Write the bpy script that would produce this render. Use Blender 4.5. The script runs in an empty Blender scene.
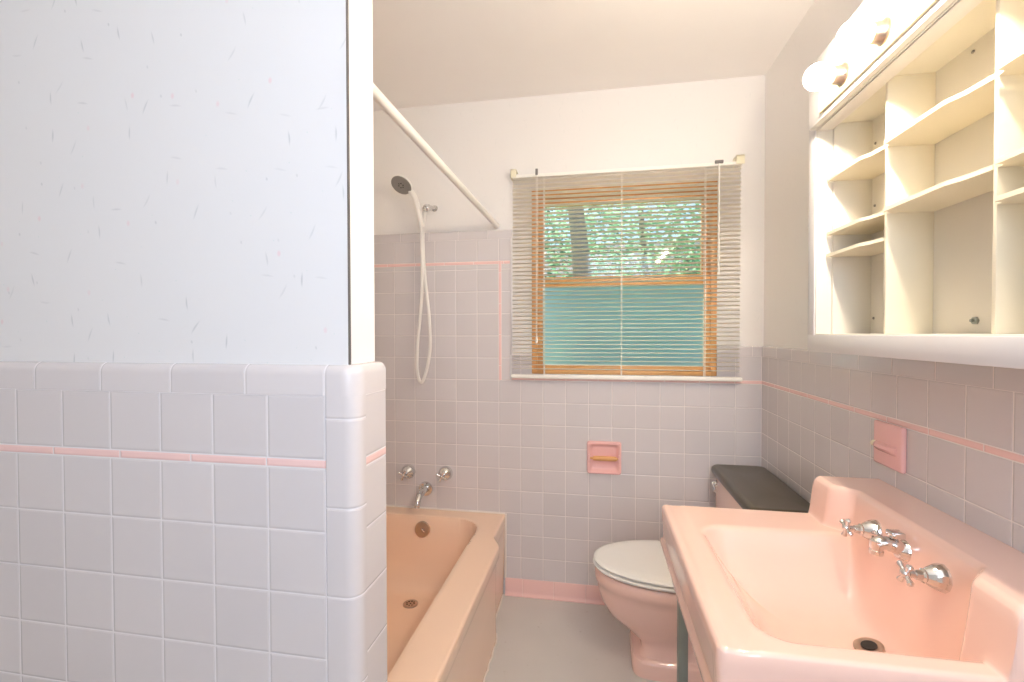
import bpy, bmesh, math, random
from mathutils import Vector, Matrix
random.seed(7)
PI = math.pi
SC = bpy.context.scene
COL = SC.collection
P = 0.1095                       # wall tile pitch in metres

# ------------------------------------------------------------------ colours / materials
def lin(r, g, b):
    def f(c):
        c /= 255.0
        return c / 12.92 if c <= 0.04045 else ((c + 0.055) / 1.055) ** 2.4
    return (f(r), f(g), f(b), 1.0)

class NT:
    """small helper around a material's node tree"""
    def __init__(s, name):
        s.m = bpy.data.materials.new(name); s.m.use_nodes = True
        s.t = s.m.node_tree; s.t.nodes.clear()
        s.out = s.t.nodes.new('ShaderNodeOutputMaterial')
    def n(s, kind, **kw):
        nd = s.t.nodes.new(kind)
        for k, v in kw.items():
            setattr(nd, k, v)
        return nd
    def link(s, a, b): s.t.links.new(a, b)
    def put(s, sock, v):
        if hasattr(v, 'is_output') or isinstance(v, bpy.types.NodeSocket): s.link(v, sock)
        else: sock.default_value = v
    def math(s, op, a, b=None, c=None):
        nd = s.n('ShaderNodeMath', operation=op)
        s.put(nd.inputs[0], a)
        if b is not None: s.put(nd.inputs[1], b)
        if c is not None: s.put(nd.inputs[2], c)
        return nd.outputs[0]
    def mix(s, f, a, b, blend='MIX'):
        nd = s.n('ShaderNodeMix', data_type='RGBA', blend_type=blend)
        s.put(nd.inputs[0], f); s.put(nd.inputs[6], a); s.put(nd.inputs[7], b)
        return nd.outputs[2]
    def ramp(s, f, lo, hi, smooth=True):
        nd = s.n('ShaderNodeMapRange', interpolation_type='SMOOTHSTEP' if smooth else 'LINEAR')
        s.put(nd.inputs[0], f); nd.inputs[1].default_value = lo; nd.inputs[2].default_value = hi
        return nd.outputs[0]
    def bsdf(s, color, rough=.5, metal=0., **kw):
        b = s.n('ShaderNodeBsdfPrincipled')
        s.put(b.inputs['Base Color'], color); s.put(b.inputs['Roughness'], rough); s.put(b.inputs['Metallic'], metal)
        for k, v in kw.items(): s.put(b.inputs[k.replace('_', ' ')], v)
        s.link(b.outputs[0], s.out.inputs[0])
        return b
    def bump(s, b, h, strength=.5, dist=.002):
        nd = s.n('ShaderNodeBump'); nd.inputs['Strength'].default_value = strength
        nd.inputs['Distance'].default_value = dist
        s.link(h, nd.inputs['Height']); s.link(nd.outputs[0], b.inputs['Normal'])
    def pos(s):
        g = s.n('ShaderNodeNewGeometry'); x = s.n('ShaderNodeSeparateXYZ'); s.link(g.outputs['Position'], x.inputs[0])
        return g.outputs['Position'], x.outputs[0], x.outputs[1], x.outputs[2]
    def noise(s, scale, detail=3., vec=None):
        nd = s.n('ShaderNodeTexNoise'); nd.inputs['Scale'].default_value = scale; nd.inputs['Detail'].default_value = detail
        if vec is None: vec = s.pos()[0]
        s.link(vec, nd.inputs['Vector'])
        return nd.outputs[0]

def plain(name, col, rough=.5, metal=0., var=.04, nscale=14., bump=0., **kw):
    t = NT(name); f = t.noise(nscale)
    dark = tuple(c * (1 - var) for c in col[:3]) + (1,); lite = tuple(min(1, c * (1 + var)) for c in col[:3]) + (1,)
    b = t.bsdf(t.mix(f, dark, lite), rough, metal, **kw)
    if bump: t.bump(b, t.noise(nscale * 8), bump, .001)
    return t.m

TILE = lin(216, 210, 209); GROUT = lin(238, 231, 226); PINK = lin(242, 206, 200)

def tile_mat(name, axis, u0, z0=.9557, shift=0., thr=99., pz=None, pu=None, up=P, zp=P, base=TILE, grout=GROUT,
             uline=True, zline=True, stripe_u=.1524, rough=.22):
    """glazed square tiles with rounded edges; an optional pink liner band (pz in height, pu along the wall)"""
    t = NT(name); _, X, Y, Z = t.pos(); U = X if axis == 'x' else Y
    zz = t.math('SUBTRACT', Z, t.math('MULTIPLY', t.math('GREATER_THAN', Z, thr), shift)) if shift else Z
    def dist(c, c0, p):
        a = t.math('DIVIDE', t.math('SUBTRACT', c, c0), p); f = t.math('FRACT', a)
        return t.math('MULTIPLY', t.math('MINIMUM', f, t.math('SUBTRACT', 1., f)), p), t.math('FLOOR', a)
    du, iu = dist(U, u0, up); dz, iz = dist(zz, z0, zp)
    if not uline: du = t.math('ADD', dz, 1.)
    if not zline: dz = t.math('ADD', du, 0.)
    d = t.math('MINIMUM', du, dz)
    wn = t.n('ShaderNodeTexWhiteNoise', noise_dimensions='2D'); cb = t.n('ShaderNodeCombineXYZ')
    t.link(iu, cb.inputs[0]); t.link(iz, cb.inputs[1]); t.link(cb.outputs[0], wn.inputs['Vector'])
    var = t.math('MULTIPLY_ADD', wn.outputs[0], .05, .965)
    vm = t.n('ShaderNodeMix', data_type='RGBA', blend_type='MULTIPLY'); vm.inputs[0].default_value = 1
    vm.inputs[6].default_value = base
    cc = t.n('ShaderNodeCombineColor'); [t.link(var, cc.inputs[k]) for k in range(3)]; t.link(cc.outputs[0], vm.inputs[7])
    body = vm.outputs[2]
    masks = []
    def band(c, lo, hi, dd):
        m = t.math('MULTIPLY', t.math('GREATER_THAN', c, lo), t.math('LESS_THAN', c, hi))
        e = t.math('MINIMUM', t.math('SUBTRACT', c, lo), t.math('SUBTRACT', hi, c))
        return m, t.math('MINIMUM', e, dd)
    for lo, hi in (pz or []):
        m, dd = band(Z, lo, hi, dist(U, u0 + .04, stripe_u)[0]); masks.append((m, dd))
    for lo, hi in (pu or []):
        m, dd = band(U, lo, hi, dist(Z, z0 + .03, stripe_u)[0])
        if pz: m = t.math('MULTIPLY', m, t.math('LESS_THAN', Z, pz[-1][1]))
        masks.append((m, dd))
    for m, dd in masks:
        body = t.mix(m, body, PINK)
        d = t.math('ADD', t.math('MULTIPLY', d, t.math('SUBTRACT', 1., m)), t.math('MULTIPLY', m, dd))
    g = t.ramp(d, .0006, .0017)
    b = t.bsdf(t.mix(g, grout, body), t.math('MULTIPLY_ADD', g, rough - .7, .7))
    h = t.math('ADD', t.ramp(d, .0004, .0045), t.math('MULTIPLY', t.noise(18., 1.), .25))
    t.bump(b, h, .8, .0012)
    return t.m

def wallpaper(name, axis, base, amount=.45):
    """off-white paper printed with sparse grey strokes and small pink dabs"""
    t = NT(name); _, X, Y, Z = t.pos(); U = X if axis == 'x' else Y
    col = base
    spec = [  # angle, stretch, cell size, size, keep, colour, strength
        (0.1, 6.5, .085, .10, .45, lin(176, 180, 180), .9), (1.48, 6., .095, .09, .4, lin(196, 196, 196), .8),
        (-0.55, 7., .10, .10, .4, lin(186, 190, 190), .85), (0.0, 1.5, .10, .075, .3, lin(234, 198, 202), .95),
        (0.3, 1.6, .075, .06, .4, lin(186, 188, 188), .85), (0.9, 1.2, .06, .035, .3, lin(196, 214, 208), .8)]
    for k, (ang, st, cell, size, keep, c, s) in enumerate(spec):
        ca, sa = math.cos(ang), math.sin(ang)
        ur = t.math('ADD', t.math('MULTIPLY', U, ca), t.math('MULTIPLY', Z, sa))
        zr = t.math('SUBTRACT', t.math('MULTIPLY', Z, ca), t.math('MULTIPLY', U, sa))
        zc = t.math('DIVIDE', zr, cell * 1.0)
        wob = t.math('MULTIPLY', t.math('SINE', t.math('MULTIPLY', zr, 60.)), .003) if st > 3 else 0.
        uc = t.math('DIVIDE', t.math('ADD', ur, wob), cell)
        # cell-local stroke: 2D voronoi gives a random point per cell, measured with an anisotropic metric
        cb = t.n('ShaderNodeCombineXYZ'); t.link(uc, cb.inputs[0]); t.link(zc, cb.inputs[1]); cb.inputs[2].default_value = k * 7.3
        v = t.n('ShaderNodeTexVoronoi', voronoi_dimensions='2D', feature='F1'); v.inputs['Scale'].default_value = 1.
        v.inputs['Randomness'].default_value = .75
        off = t.n('ShaderNodeVectorMath', operation='ADD'); t.link(cb.outputs[0], off.inputs[0]); off.inputs[1].default_value = (k * 3.7, k * 5.1, 0)
        t.link(off.outputs[0], v.inputs['Vector'])
        df = t.n('ShaderNodeVectorMath', operation='SUBTRACT'); t.link(off.outputs[0], df.inputs[0]); t.link(v.outputs['Position'], df.inputs[1])
        sx = t.n('ShaderNodeSeparateXYZ'); t.link(df.outputs[0], sx.inputs[0])
        dx = t.math('MULTIPLY', sx.outputs[0], st); dy = sx.outputs[1]
        dd = t.math('SQRT', t.math('ADD', t.math('MULTIPLY', dx, dx), t.math('MULTIPLY', dy, dy)))
        core = size * (1.9 if st > 3 else 1.)
        m = t.math('SUBTRACT', 1., t.ramp(dd, core * .2, core))
        sc = t.n('ShaderNodeSeparateColor'); t.link(v.outputs['Color'], sc.inputs[0])
        m = t.math('MULTIPLY', m, t.math('LESS_THAN', sc.outputs[0], keep))
        m = t.math('MULTIPLY', m, t.math('MULTIPLY_ADD', sc.outputs[1], .6 * s * amount, .4 * s * amount))
        col = t.mix(m, col, c)
    b = t.bsdf(col, .55)
    t.bump(b, t.noise(120., 4.), .08, .001)
    return t.m

M = {}
M['paper_x'] = wallpaper('wallpaper_x', 'x', lin(230, 229, 228), .6)
M['paper_b'] = wallpaper('wallpaper_back', 'x', lin(237, 233, 228), .14)
M['paper_y'] = wallpaper('wallpaper_y', 'y', lin(244, 240, 235), .14)
M['ceiling'] = plain('ceiling_paint', lin(246, 242, 238), .8, var=.02, nscale=4)
M['white_paint'] = plain('white_paint', lin(244, 243, 240), .4, var=.01)
M['tile_back'] = tile_mat('tile_back', 'x', -.0109, shift=.0153, thr=1.0728, pz=[(1.0652, 1.0805)])
M['tile_surround'] = tile_mat('tile_surround', 'x', -.0109, shift=.0403, thr=1.630, pz=[(1.637, 1.653)], pu=[(-1.2165, -1.2015)])
M['tile_right'] = tile_mat('tile_right', 'y', -.962, shift=.0153, thr=1.0728, pz=[(1.0652, 1.0805)])
M['tile_left'] = tile_mat('tile_left', 'y', -.0109, shift=.0403, thr=1.630, pz=[(1.637, 1.653)])
M['tile_part'] = tile_mat('tile_partition', 'x', -1.198, grout=lin(228, 224, 224), shift=.0153, thr=1.0728, pz=[(1.0652, 1.0805)])
M['tile_end'] = tile_mat('tile_partition_end', 'y', -1.30, grout=lin(228, 224, 224), up=.5, shift=.0153, thr=1.0728, pz=[(1.0652, 1.0805)])
M['cap_x'] = tile_mat('cap_x', 'x', -.05, up=.1524, zline=False)
M['cap_p'] = tile_mat('cap_partition', 'x', -1.198, grout=lin(228, 224, 224), up=.1524, zline=False)
M['cap_y'] = tile_mat('cap_y', 'y', -.03, up=.1524, zline=False)
M['bull_z'] = tile_mat('bullnose_upright', 'x', 0, grout=lin(228, 224, 224), z0=.846, zp=.1524, uline=False)
M['base_pink'] = tile_mat('base_tile', 'x', -.03, up=.1524, zline=False, base=lin(240, 200, 193), grout=lin(236, 208, 200))
M['base_pink_y'] = tile_mat('base_tile_y', 'y', -.03, up=.1524, zline=False, base=lin(240, 200, 193), grout=lin(236, 208, 200))
M['porcelain'] = plain('pink_porcelain', lin(244, 206, 189), .12, var=.015, nscale=5, Coat_Weight=.5, Coat_Roughness=.05)
M['toilet_pink'] = plain('toilet_porcelain', lin(245, 208, 195), .14, var=.02, nscale=5, Coat_Weight=.5, Coat_Roughness=.06)
M['tub'] = plain('tub_enamel', lin(248, 214, 186), .2, var=.02, nscale=5, Coat_Weight=.4, Coat_Roughness=.08)
M['ceramic_pink'] = plain('pink_ceramic', lin(245, 194, 188), .15, var=.02)
M['chrome'] = plain('chrome', lin(225, 224, 222), .12, 1., var=.03)
M['steel'] = plain('dull_steel', lin(150, 156, 150), .3, 1., var=.08, nscale=20)
M['leg'] = plain('dull_leg_metal', lin(150, 154, 144), .38, .75, var=.1, nscale=25)
M['seam_shade'] = plain('painted_gap_shade', lin(104, 98, 94), .8)  # dark colour standing in for shadow in the corner gap
M['plate'] = plain('worn_chrome', lin(200, 180, 164), .28, 1., var=.1, nscale=60)
M['dark'] = plain('dark_hole', lin(40, 34, 30), .6)
M['white_plastic'] = plain('white_plastic', lin(240, 236, 228), .3, var=.01)
M['grey_plastic'] = plain('grey_plastic', lin(150, 145, 138), .4, var=.06, nscale=90)
M['seat_white'] = plain('seat_white', lin(244, 242, 236), .18, var=.01)
M['lid_dark'] = plain('tank_lid_brown', lin(84, 76, 62), .28, var=.12, nscale=9)
M['wood'] = None
M['cab'] = plain('cream_paint', lin(224, 219, 207), .45, var=.025, nscale=9, bump=.05)
M['cab_white'] = plain('cabinet_white', lin(226, 222, 220), .4, var=.03, nscale=12)
M['shelf_edge'] = plain('shelf_cream', lin(236, 227, 204), .45, var=.02)
M['slat'] = plain('slat_cream', lin(248, 244, 234), .4, var=.02)
def slat_mat():
    t = NT('slat_vinyl'); d = t.n('ShaderNodeBsdfPrincipled'); d.inputs['Base Color'].default_value = lin(248, 243, 232); d.inputs['Roughness'].default_value = .4
    tl = t.n('ShaderNodeBsdfTranslucent'); tl.inputs[0].default_value = lin(248, 243, 230); mx = t.n('ShaderNodeMixShader'); mx.inputs[0].default_value = .3
    t.link(d.outputs[0], mx.inputs[1]); t.link(tl.outputs[0], mx.inputs[2]); t.link(mx.outputs[0], t.out.inputs[0]); return t.m
M['vinyl'] = slat_mat()
M['cord'] = plain('cord_white', lin(244, 240, 232), .6)
M['bracket'] = plain('bracket_yellowed', lin(238, 230, 200), .3, var=.03)
M['grey_clip'] = plain('grey_clip', lin(120, 116, 112), .4)
M['fixture'] = plain('yellowed_fixture', lin(244, 230, 192), .35, var=.06, nscale=25)
M['bark'] = plain('bark', lin(128, 118, 118), .9, var=.25, nscale=7)
M['house'] = plain('house_siding', lin(246, 226, 212), .8, var=.03)
M['house_roof'] = plain('house_roof', lin(96, 96, 108), .8, var=.1)
M['caulk'] = plain('caulk', lin(236, 226, 214), .6)

def wood_mat():
    t = NT('orange_pine'); p, X, Y, Z = t.pos()
    mp = t.n('ShaderNodeMapping'); mp.inputs['Scale'].default_value = (6, 6, 40); t.link(p, mp.inputs[0])
    f = t.noise(2., 4., mp.outputs[0])
    b = t.bsdf(t.mix(f, lin(208, 146, 86), lin(234, 182, 118)), .38)
    return t.m
M['wood'] = wood_mat()

def floor_mat():
    t = NT('worn_floor'); f = t.noise(3., 5.); g = t.noise(40., 2.)
    c = t.mix(f, lin(200, 196, 190), lin(218, 214, 208)); c = t.mix(t.ramp(g, .66, .8), c, lin(198, 192, 184))
    b = t.bsdf(c, .3); t.bump(b, g, .05, .001); return t.m
M['floor'] = floor_mat()

def emit(name, col, s):
    t = NT(name); e = t.n('ShaderNodeEmission'); e.inputs[0].default_value = col; e.inputs[1].default_value = s
    t.link(e.outputs[0], t.out.inputs[0]); return t.m

def glass(name, col, rough):
    t = NT(name)
    if rough == 0:
        tr = t.n('ShaderNodeBsdfTransparent'); tr.inputs[0].default_value = col
        gl = t.n('ShaderNodeBsdfGlossy'); gl.inputs['Roughness'].default_value = .02
        fr = t.n('ShaderNodeFresnel'); fr.inputs[0].default_value = 1.45
        mx = t.n('ShaderNodeMixShader'); t.link(fr.outputs[0], mx.inputs[0]); t.link(tr.outputs[0], mx.inputs[1]); t.link(gl.outputs[0], mx.inputs[2])
        t.link(mx.outputs[0], t.out.inputs[0])
    else:
        t.bsdf(col, rough, 0., Transmission_Weight=1., IOR=1.3)
    return t.m
M['glass'] = glass('clear_glass', (.96, 1, .98, 1), 0)
M['frosted'] = glass('obscure_glass', lin(186, 218, 236), .4)

def leaf_mat(name, a, b_):
    t = NT(name); f = t.noise(1.6, 3.)
    c = t.mix(f, a, b_)
    d = t.n('ShaderNodeBsdfDiffuse'); t.link(c, d.inputs[0]); tl = t.n('ShaderNodeBsdfTranslucent'); t.link(c, tl.inputs[0])
    mx = t.n('ShaderNodeMixShader'); mx.inputs[0].default_value = .45
    t.link(d.outputs[0], mx.inputs[1]); t.link(tl.outputs[0], mx.inputs[2]); t.link(mx.outputs[0], t.out.inputs[0]); return t.m
M['leaf_a'] = leaf_mat('leaves_bright', lin(140, 182, 150), lin(186, 216, 190))
M['leaf_b'] = leaf_mat('leaves_deep', lin(96, 146, 122), lin(140, 184, 160))
M['lawn'] = plain('lawn_green', lin(120, 158, 96), .9, var=.25, nscale=3)

# ------------------------------------------------------------------ geometry helpers
def link(name, me, mat, parent=None, sharp=40):
    if mat is not None: me.materials.append(mat)
    me.polygons.foreach_set('use_smooth', [True] * len(me.polygons))
    me.set_sharp_from_angle(angle=math.radians(sharp))
    o = bpy.data.objects.new(name, me); COL.objects.link(o)
    if parent is not None:
        o.parent = parent; o.matrix_parent_inverse = parent_inv(parent)
    return o
def parent_inv(p):
    return Matrix.Translation(p.location).inverted() if p.type == 'EMPTY' else Matrix.Identity(4)
def obj(name, bm, mat, parent=None, sharp=40, fix=True):
    if fix: bmesh.ops.recalc_face_normals(bm, faces=bm.faces[:])
    me = bpy.data.meshes.new(name); bm.to_mesh(me); bm.free()
    return link(name, me, mat, parent, sharp)
def thing(name, label, cat, loc, group=None):
    o = bpy.data.objects.new(name, None); o.empty_display_size = .05; COL.objects.link(o); o.location = loc
    return tag(o, label, cat, group)
def tag(o, label, cat, group=None, kind=None):
    o['label'] = label; o['category'] = cat
    if group: o['group'] = group
    if kind: o['kind'] = kind
    return o
def struct(o, label=None, cat=None):
    o['kind'] = 'structure'
    if label: o['label'] = label
    if cat: o['category'] = cat
    return o
def BM(): return bmesh.new()
def box(bm, x0, x1, y0, y1, z0, z1, bev=0., seg=2):
    r = bmesh.ops.create_cube(bm, size=1.)
    for v in r['verts']:
        v.co = Vector(((x0 + x1) / 2 + v.co.x * (x1 - x0), (y0 + y1) / 2 + v.co.y * (y1 - y0), (z0 + z1) / 2 + v.co.z * (z1 - z0)))
    if bev:
        ed = set(e for v in r['verts'] for e in v.link_edges)
        bmesh.ops.bevel(bm, geom=list(ed), offset=bev, segments=seg, profile=.5, affect='EDGES')
    return bm
def loft(bm, rings, cap0=True, cap1=True, closed=True):
    vs = [[bm.verts.new(p) for p in r] for r in rings]
    n = len(vs[0])
    for a, b in zip(vs, vs[1:]):
        for i in range(n if closed else n - 1):
            j = (i + 1) % n
            bm.faces.new((a[i], a[j], b[j], b[i]))
    if cap0: bm.faces.new(vs[0][::-1])
    if cap1: bm.faces.new(vs[-1])
    return bm
def frame_of(d):
    d = Vector(d).normalized(); up = Vector((0, 0, 1)) if abs(d.z) < .95 else Vector((1, 0, 0))
    a = d.cross(up).normalized(); return d, a, a.cross(d).normalized()
def tube(bm, pts, r, n=12, caps=True):
    pts = [Vector(p) for p in pts]; rs = r if isinstance(r, (list, tuple)) else [r] * len(pts)
    rings = []; pa = None
    for i, p in enumerate(pts):
        d = (pts[min(i + 1, len(pts) - 1)] - pts[max(i - 1, 0)])
        d, a, b = frame_of(d)
        if pa is not None:
            a = (pa - d * pa.dot(d)).normalized(); b = a.cross(d).normalized()
        pa = a
        rings.append([p + (a * math.cos(2 * PI * k / n) + b * math.sin(2 * PI * k / n)) * rs[i] for k in range(n)])
    return loft(bm, rings, caps, caps)
def lathe(bm, origin, axis, prof, n=24):
    """prof: list of (distance along axis, radius)"""
    d, a, b = frame_of(axis); o = Vector(origin)
    rings = [[o + d * h + (a * math.cos(2 * PI * k / n) + b * math.sin(2 * PI * k / n)) * max(r, 1e-4) for k in range(n)] for h, r in prof]
    return loft(bm, rings, True, True)
def spline(pts, k=8):
    """Catmull-Rom through pts"""
    pts = [Vector(p) for p in pts]; q = [pts[0]] + pts + [pts[-1]]; out = []
    for i in range(1, len(q) - 2):
        for s in range(k):
            t = s / k
            a, b, c, d = q[i - 1], q[i], q[i + 1], q[i + 2]
            out.append(.5 * ((2 * b) + (c - a) * t + (2 * a - 5 * b + 4 * c - d) * t * t + (3 * b - a - 3 * c + d) * t ** 3))
    out.append(pts[-1]); return out
def prism(bm, poly, axis, a0, a1):
    """extrude 2D poly along axis 'x','y','z'"""
    def pt(u, v, a): return {'x': (a, u, v), 'y': (u, a, v), 'z': (u, v, a)}[axis]
    return loft(bm, [[pt(u, v, a0) for u, v in poly], [pt(u, v, a1) for u, v in poly]])
def arc(cx, cy, r, t0, t1, n=6):
    return [(cx + r * math.cos(t0 + (t1 - t0) * i / n), cy + r * math.sin(t0 + (t1 - t0) * i / n)) for i in range(n + 1)]
def sstep(t): t = max(0., min(1., t)); return t * t * (3 - 2 * t)

# ------------------------------------------------------------------ the room
H = 2.446; YB = -2.95; XL = -2.7; XT = -1.95
b = BM(); box(b, XL - .12, .12, YB - .12, .12, -.1, 0); struct(obj('floor', b, M['floor']))
b = BM(); box(b, XL - .12, .12, YB - .12, .12, H, H + .1); struct(obj('ceiling', b, M['ceiling']))
WX0, WX1, WZ0, WZ1 = -1.052, -.2, 1.098, 1.99       # window opening
b = BM()
box(b, XT - .1, WX0, 0, .12, 0, H); box(b, WX1, .1, 0, .12, 0, H); box(b, WX0, WX1, 0, .12, 0, WZ0); box(b, WX0, WX1, 0, .12, WZ1, H)
struct(obj('wall_back', b, M['paper_b']))
b = BM(); box(b, 0, .1, YB, 0, 0, H); struct(obj('wall_right', b, M['paper_y']))
b = BM(); box(b, XT - .1, XT, -1.44, 0, 0, H); struct(obj('wall_left', b, M['paper_y']))
b = BM(); box(b, XL, -1.175, -1.533, -1.44, 0, H); box(b, XL, -1.1612, -1.535, -1.533, 0, H); struct(obj('wall_front', b, M['paper_x']))      # the partition at the foot of the tub
b = BM(); box(b, XL - .1, XL, YB, -1.44, 0, H); struct(obj('wall_side', b, M['paper_y']))
# wall behind the camera with an unseen opening added for the daylight lamp
DX0, DX1, DZ0, DZ = -.85, -.10, 1.2, 2.2
b = BM(); box(b, XL, DX0, YB - .1, YB, 0, H); box(b, DX1, .1, YB - .1, YB, 0, H); box(b, DX0, DX1, YB - .1, YB, DZ, H); box(b, DX0, DX1, YB - .1, YB, 0, DZ0)
struct(obj('wall_rear', b, M['paper_x']))
# white board closing the end of the partition, a dark strip painted as the gap's shadow at its corner
b = BM(); box(b, -1.1749, -1.1595, -1.527, -1.441, 1.2425, H)
struct(obj('trim_1', b, M['white_paint']), 'white painted board closing the end of the partition', 'trim')
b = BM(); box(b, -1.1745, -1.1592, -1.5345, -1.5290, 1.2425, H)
struct(obj('gap_shade_strip', b, M['seam_shade']), 'dark strip painted for the shadow gap where wallpaper meets the white end board', 'seam_shade')

TH = .009                                            # tile thickness
b = BM(); box(b, -1.2165, 0, -TH, 0, .07, 1.0652)
box(b, WX1, 0, -TH, 0, 1.0652, 1.19); box(b, -1.15, WX0, -TH, 0, 1.0652, 1.19); box(b, WX0, WX1, -TH, 0, 1.0652, WZ0)
struct(obj('trim_2', b, M['tile_back']), 'grey square wall tiles with pink line on the window wall', 'wall tiles')
b = BM(); box(b, XT, -1.2165, -TH, 0, .3, 1.0652); box(b, XT, -1.16, -TH, 0, 1.0652, 1.7625)
struct(obj('trim_3', b, M['tile_surround']), 'grey square wall tiles with pink border above the bathtub', 'wall tiles')
b = BM(); box(b, -TH, 0, YB, -TH, .07, 1.19); struct(obj('trim_4', b, M['tile_right']), 'grey square wall tiles with pink line behind the sink', 'wall tiles')
b = BM(); box(b, XT, XT + TH, -1.44, -TH, .3, 1.7625); struct(obj('trim_5', b, M['tile_left']))
# cap tiles with rounded top edge
def cap_prof(th, z0, z1, r, s=1):                    # (outward distance, z)
    return [(0, z0), (th, z0), (th, z1 - r)] + arc(th - r, z1 - r, r, 0, PI / 2, 5)[1:] + [(0, z1)]
def cap(bm, axis, off, sgn, z0, z1, a0, a1, th=.011, r=.008):
    prism(bm, [(off + sgn * u, z) for u, z in cap_prof(th, z0, z1, r)], 'y' if axis == 'y' else 'x', a0, a1)
b = BM(); cap(b, 'x', 0, -1, 1.19, 1.237, WX1, -.0); struct(obj('trim_6', b, M['cap_x']))
b = BM(); cap(b, 'y', 0, -1, 1.19, 1.237, YB, -.011); struct(obj('trim_7', b, M['cap_y']))
b = BM(); cap(b, 'x', 0, -1, 1.7625, 1.806, XT, -1.15); box(b, -1.16, -1.15, -.0095, 0, 1.19, 1.7625, .002); struct(obj('trim_8', b, M['cap_x']))
b = BM(); cap(b, 'y', XT, 1, 1.7625, 1.806, -1.44, -.011); struct(obj('trim_9', b, M['cap_y']))
b = BM(); box(b, -1.16, -1.148, -.0095, 0, 1.237, 1.7625, .003)
# partition: front tiles, end tiles, upright bullnose, cap
PF, PE = -1.547, -1.140                              # tile faces: front y, end x
b = BM(); box(b, XL, -1.198, PF, -1.535, 0, 1.19); struct(obj('trim_10', b, M['tile_part']), 'grey square tiles with pink line on the near partition', 'wall tiles')
b = BM(); box(b, -1.1749, PE, -1.515, -1.437, 0, 1.19); struct(obj('trim_11', b, M['tile_end']))
R = .025
prof = [(-1.198, -1.535), (-1.198, PF + .002), (-1.196, PF)] + arc(PE - R, PF + R, R, -PI / 2, 0, 8) + [(PE, -1.5148), (-1.1735, -1.5148), (-1.1735, -1.535)]
b2 = BM(); prism(b2, prof, 'z', 0, 1.19); struct(obj('trim_12', b2, M['bull_z']), 'rounded upright corner tiles of the near partition', 'corner tile')
b.free() if False else None
# cap running round the partition corner: sweep of a rounded profile
path = [(XL, PF - .001, 0, -1)] 
Rc = .031
cx, cy = PE + .001 - Rc, PF - .001 + Rc
pts = [((XL, PF - .001), (0, -1))] + [((cx + Rc * math.cos(a), cy + Rc * math.sin(a)), (math.cos(a), math.sin(a))) for a in [(-PI / 2 + PI / 2 * i / 8) for i in range(9)]] + [((PE + .001, -1.437), (1, 0))]
rings = []
for (px, py), (nx, ny) in pts:
    ring = []
    for d, z in [(-.02, 1.19), (0, 1.19), (0, 1.225)] + [(-.014 + .014 * math.cos(t), 1.225 + .017 * math.sin(t)) for t in [PI / 2 * i / 6 for i in range(1, 7)]] + [(-.021, 1.242)]:
        ring.append((px + nx * d, py + ny * d, z))
    rings.append(ring)
b = BM(); loft(b, rings); struct(obj('trim_13', b, M['cap_p']), 'rounded cap tiles along the top of the near partition', 'cap tile')
# pink base tiles with a flared foot
bp = [(0, 0), (.024, 0), (.024, .004), (.016, .009), (.0125, .018), (.0125, .078), (.010, .083), (0, .083)]
b = BM(); prism(b, [(-u, z) for u, z in bp], 'x', -1.185, -.0)
struct(obj('baseboard_back', b, M['base_pink']), 'pink tile baseboard below the window wall tiles', 'baseboard')
b = BM(); prism(b, [(-u, z) for u, z in bp], 'y', YB, -.012)
struct(obj('baseboard_right', b, M['base_pink_y']))

# ------------------------------------------------------------------ window
win = bpy.data.objects.new('window_1', None); COL.objects.link(win); win.location = (-.626, 0, WZ0); win['kind'] = 'structure'
win['label'] = 'orange wooden double-hung window behind the blind'; win['category'] = 'window'
b = BM()
box(b, WX0, WX0 + .026, -.004, .115, WZ0, WZ1, .002); box(b, WX1 - .026, WX1, -.004, .115, WZ0, WZ1, .002)
box(b, WX0 + .0255, WX1 - .0255, -.0035, .115, WZ1 - .03, WZ1, .002); box(b, WX0 + .0255, WX1 - .0255, -.0035, .115, WZ0, WZ0 + .02, .002)
obj('window_frame', b, M['wood'], win)
def sash(x0, x1, z0, z1, y0, y1, st, top, bot, gm, gname):
    b = BM(); box(b, x0, x0 + st, y0, y1, z0, z1, .003); box(b, x1 - st, x1, y0, y1, z0, z1, .003)
    box(b, x0 + st, x1 - st, y0, y1, z1 - top, z1, .003); box(b, x0 + st, x1 - st, y0, y1, z0, z0 + bot, .003)
    s = obj('sash', b, M['wood'], win)
    b = BM(); ym = (y0 + y1) / 2; box(b, x0 + st - .004, x1 - st + .004, ym - .002, ym + .002, z0 + bot - .004, z1 - top + .004)
    g = obj('window_pane', b, gm); g.parent = s; g.matrix_parent_inverse = parent_inv(s)
    return s, g
s1, g1 = sash(WX0 + .026, WX1 - .026, 1.528, WZ1 - .03, .05, .085, .028, .034, .04, M['glass'], 'clear')
s2, g2 = sash(WX0 + .026, WX1 - .026, WZ0 + .02, 1.569, .008, .043, .026, .048, .024, M['frosted'], 'obscure')
g2['label'] = 'blue-green obscure glass'

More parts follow.
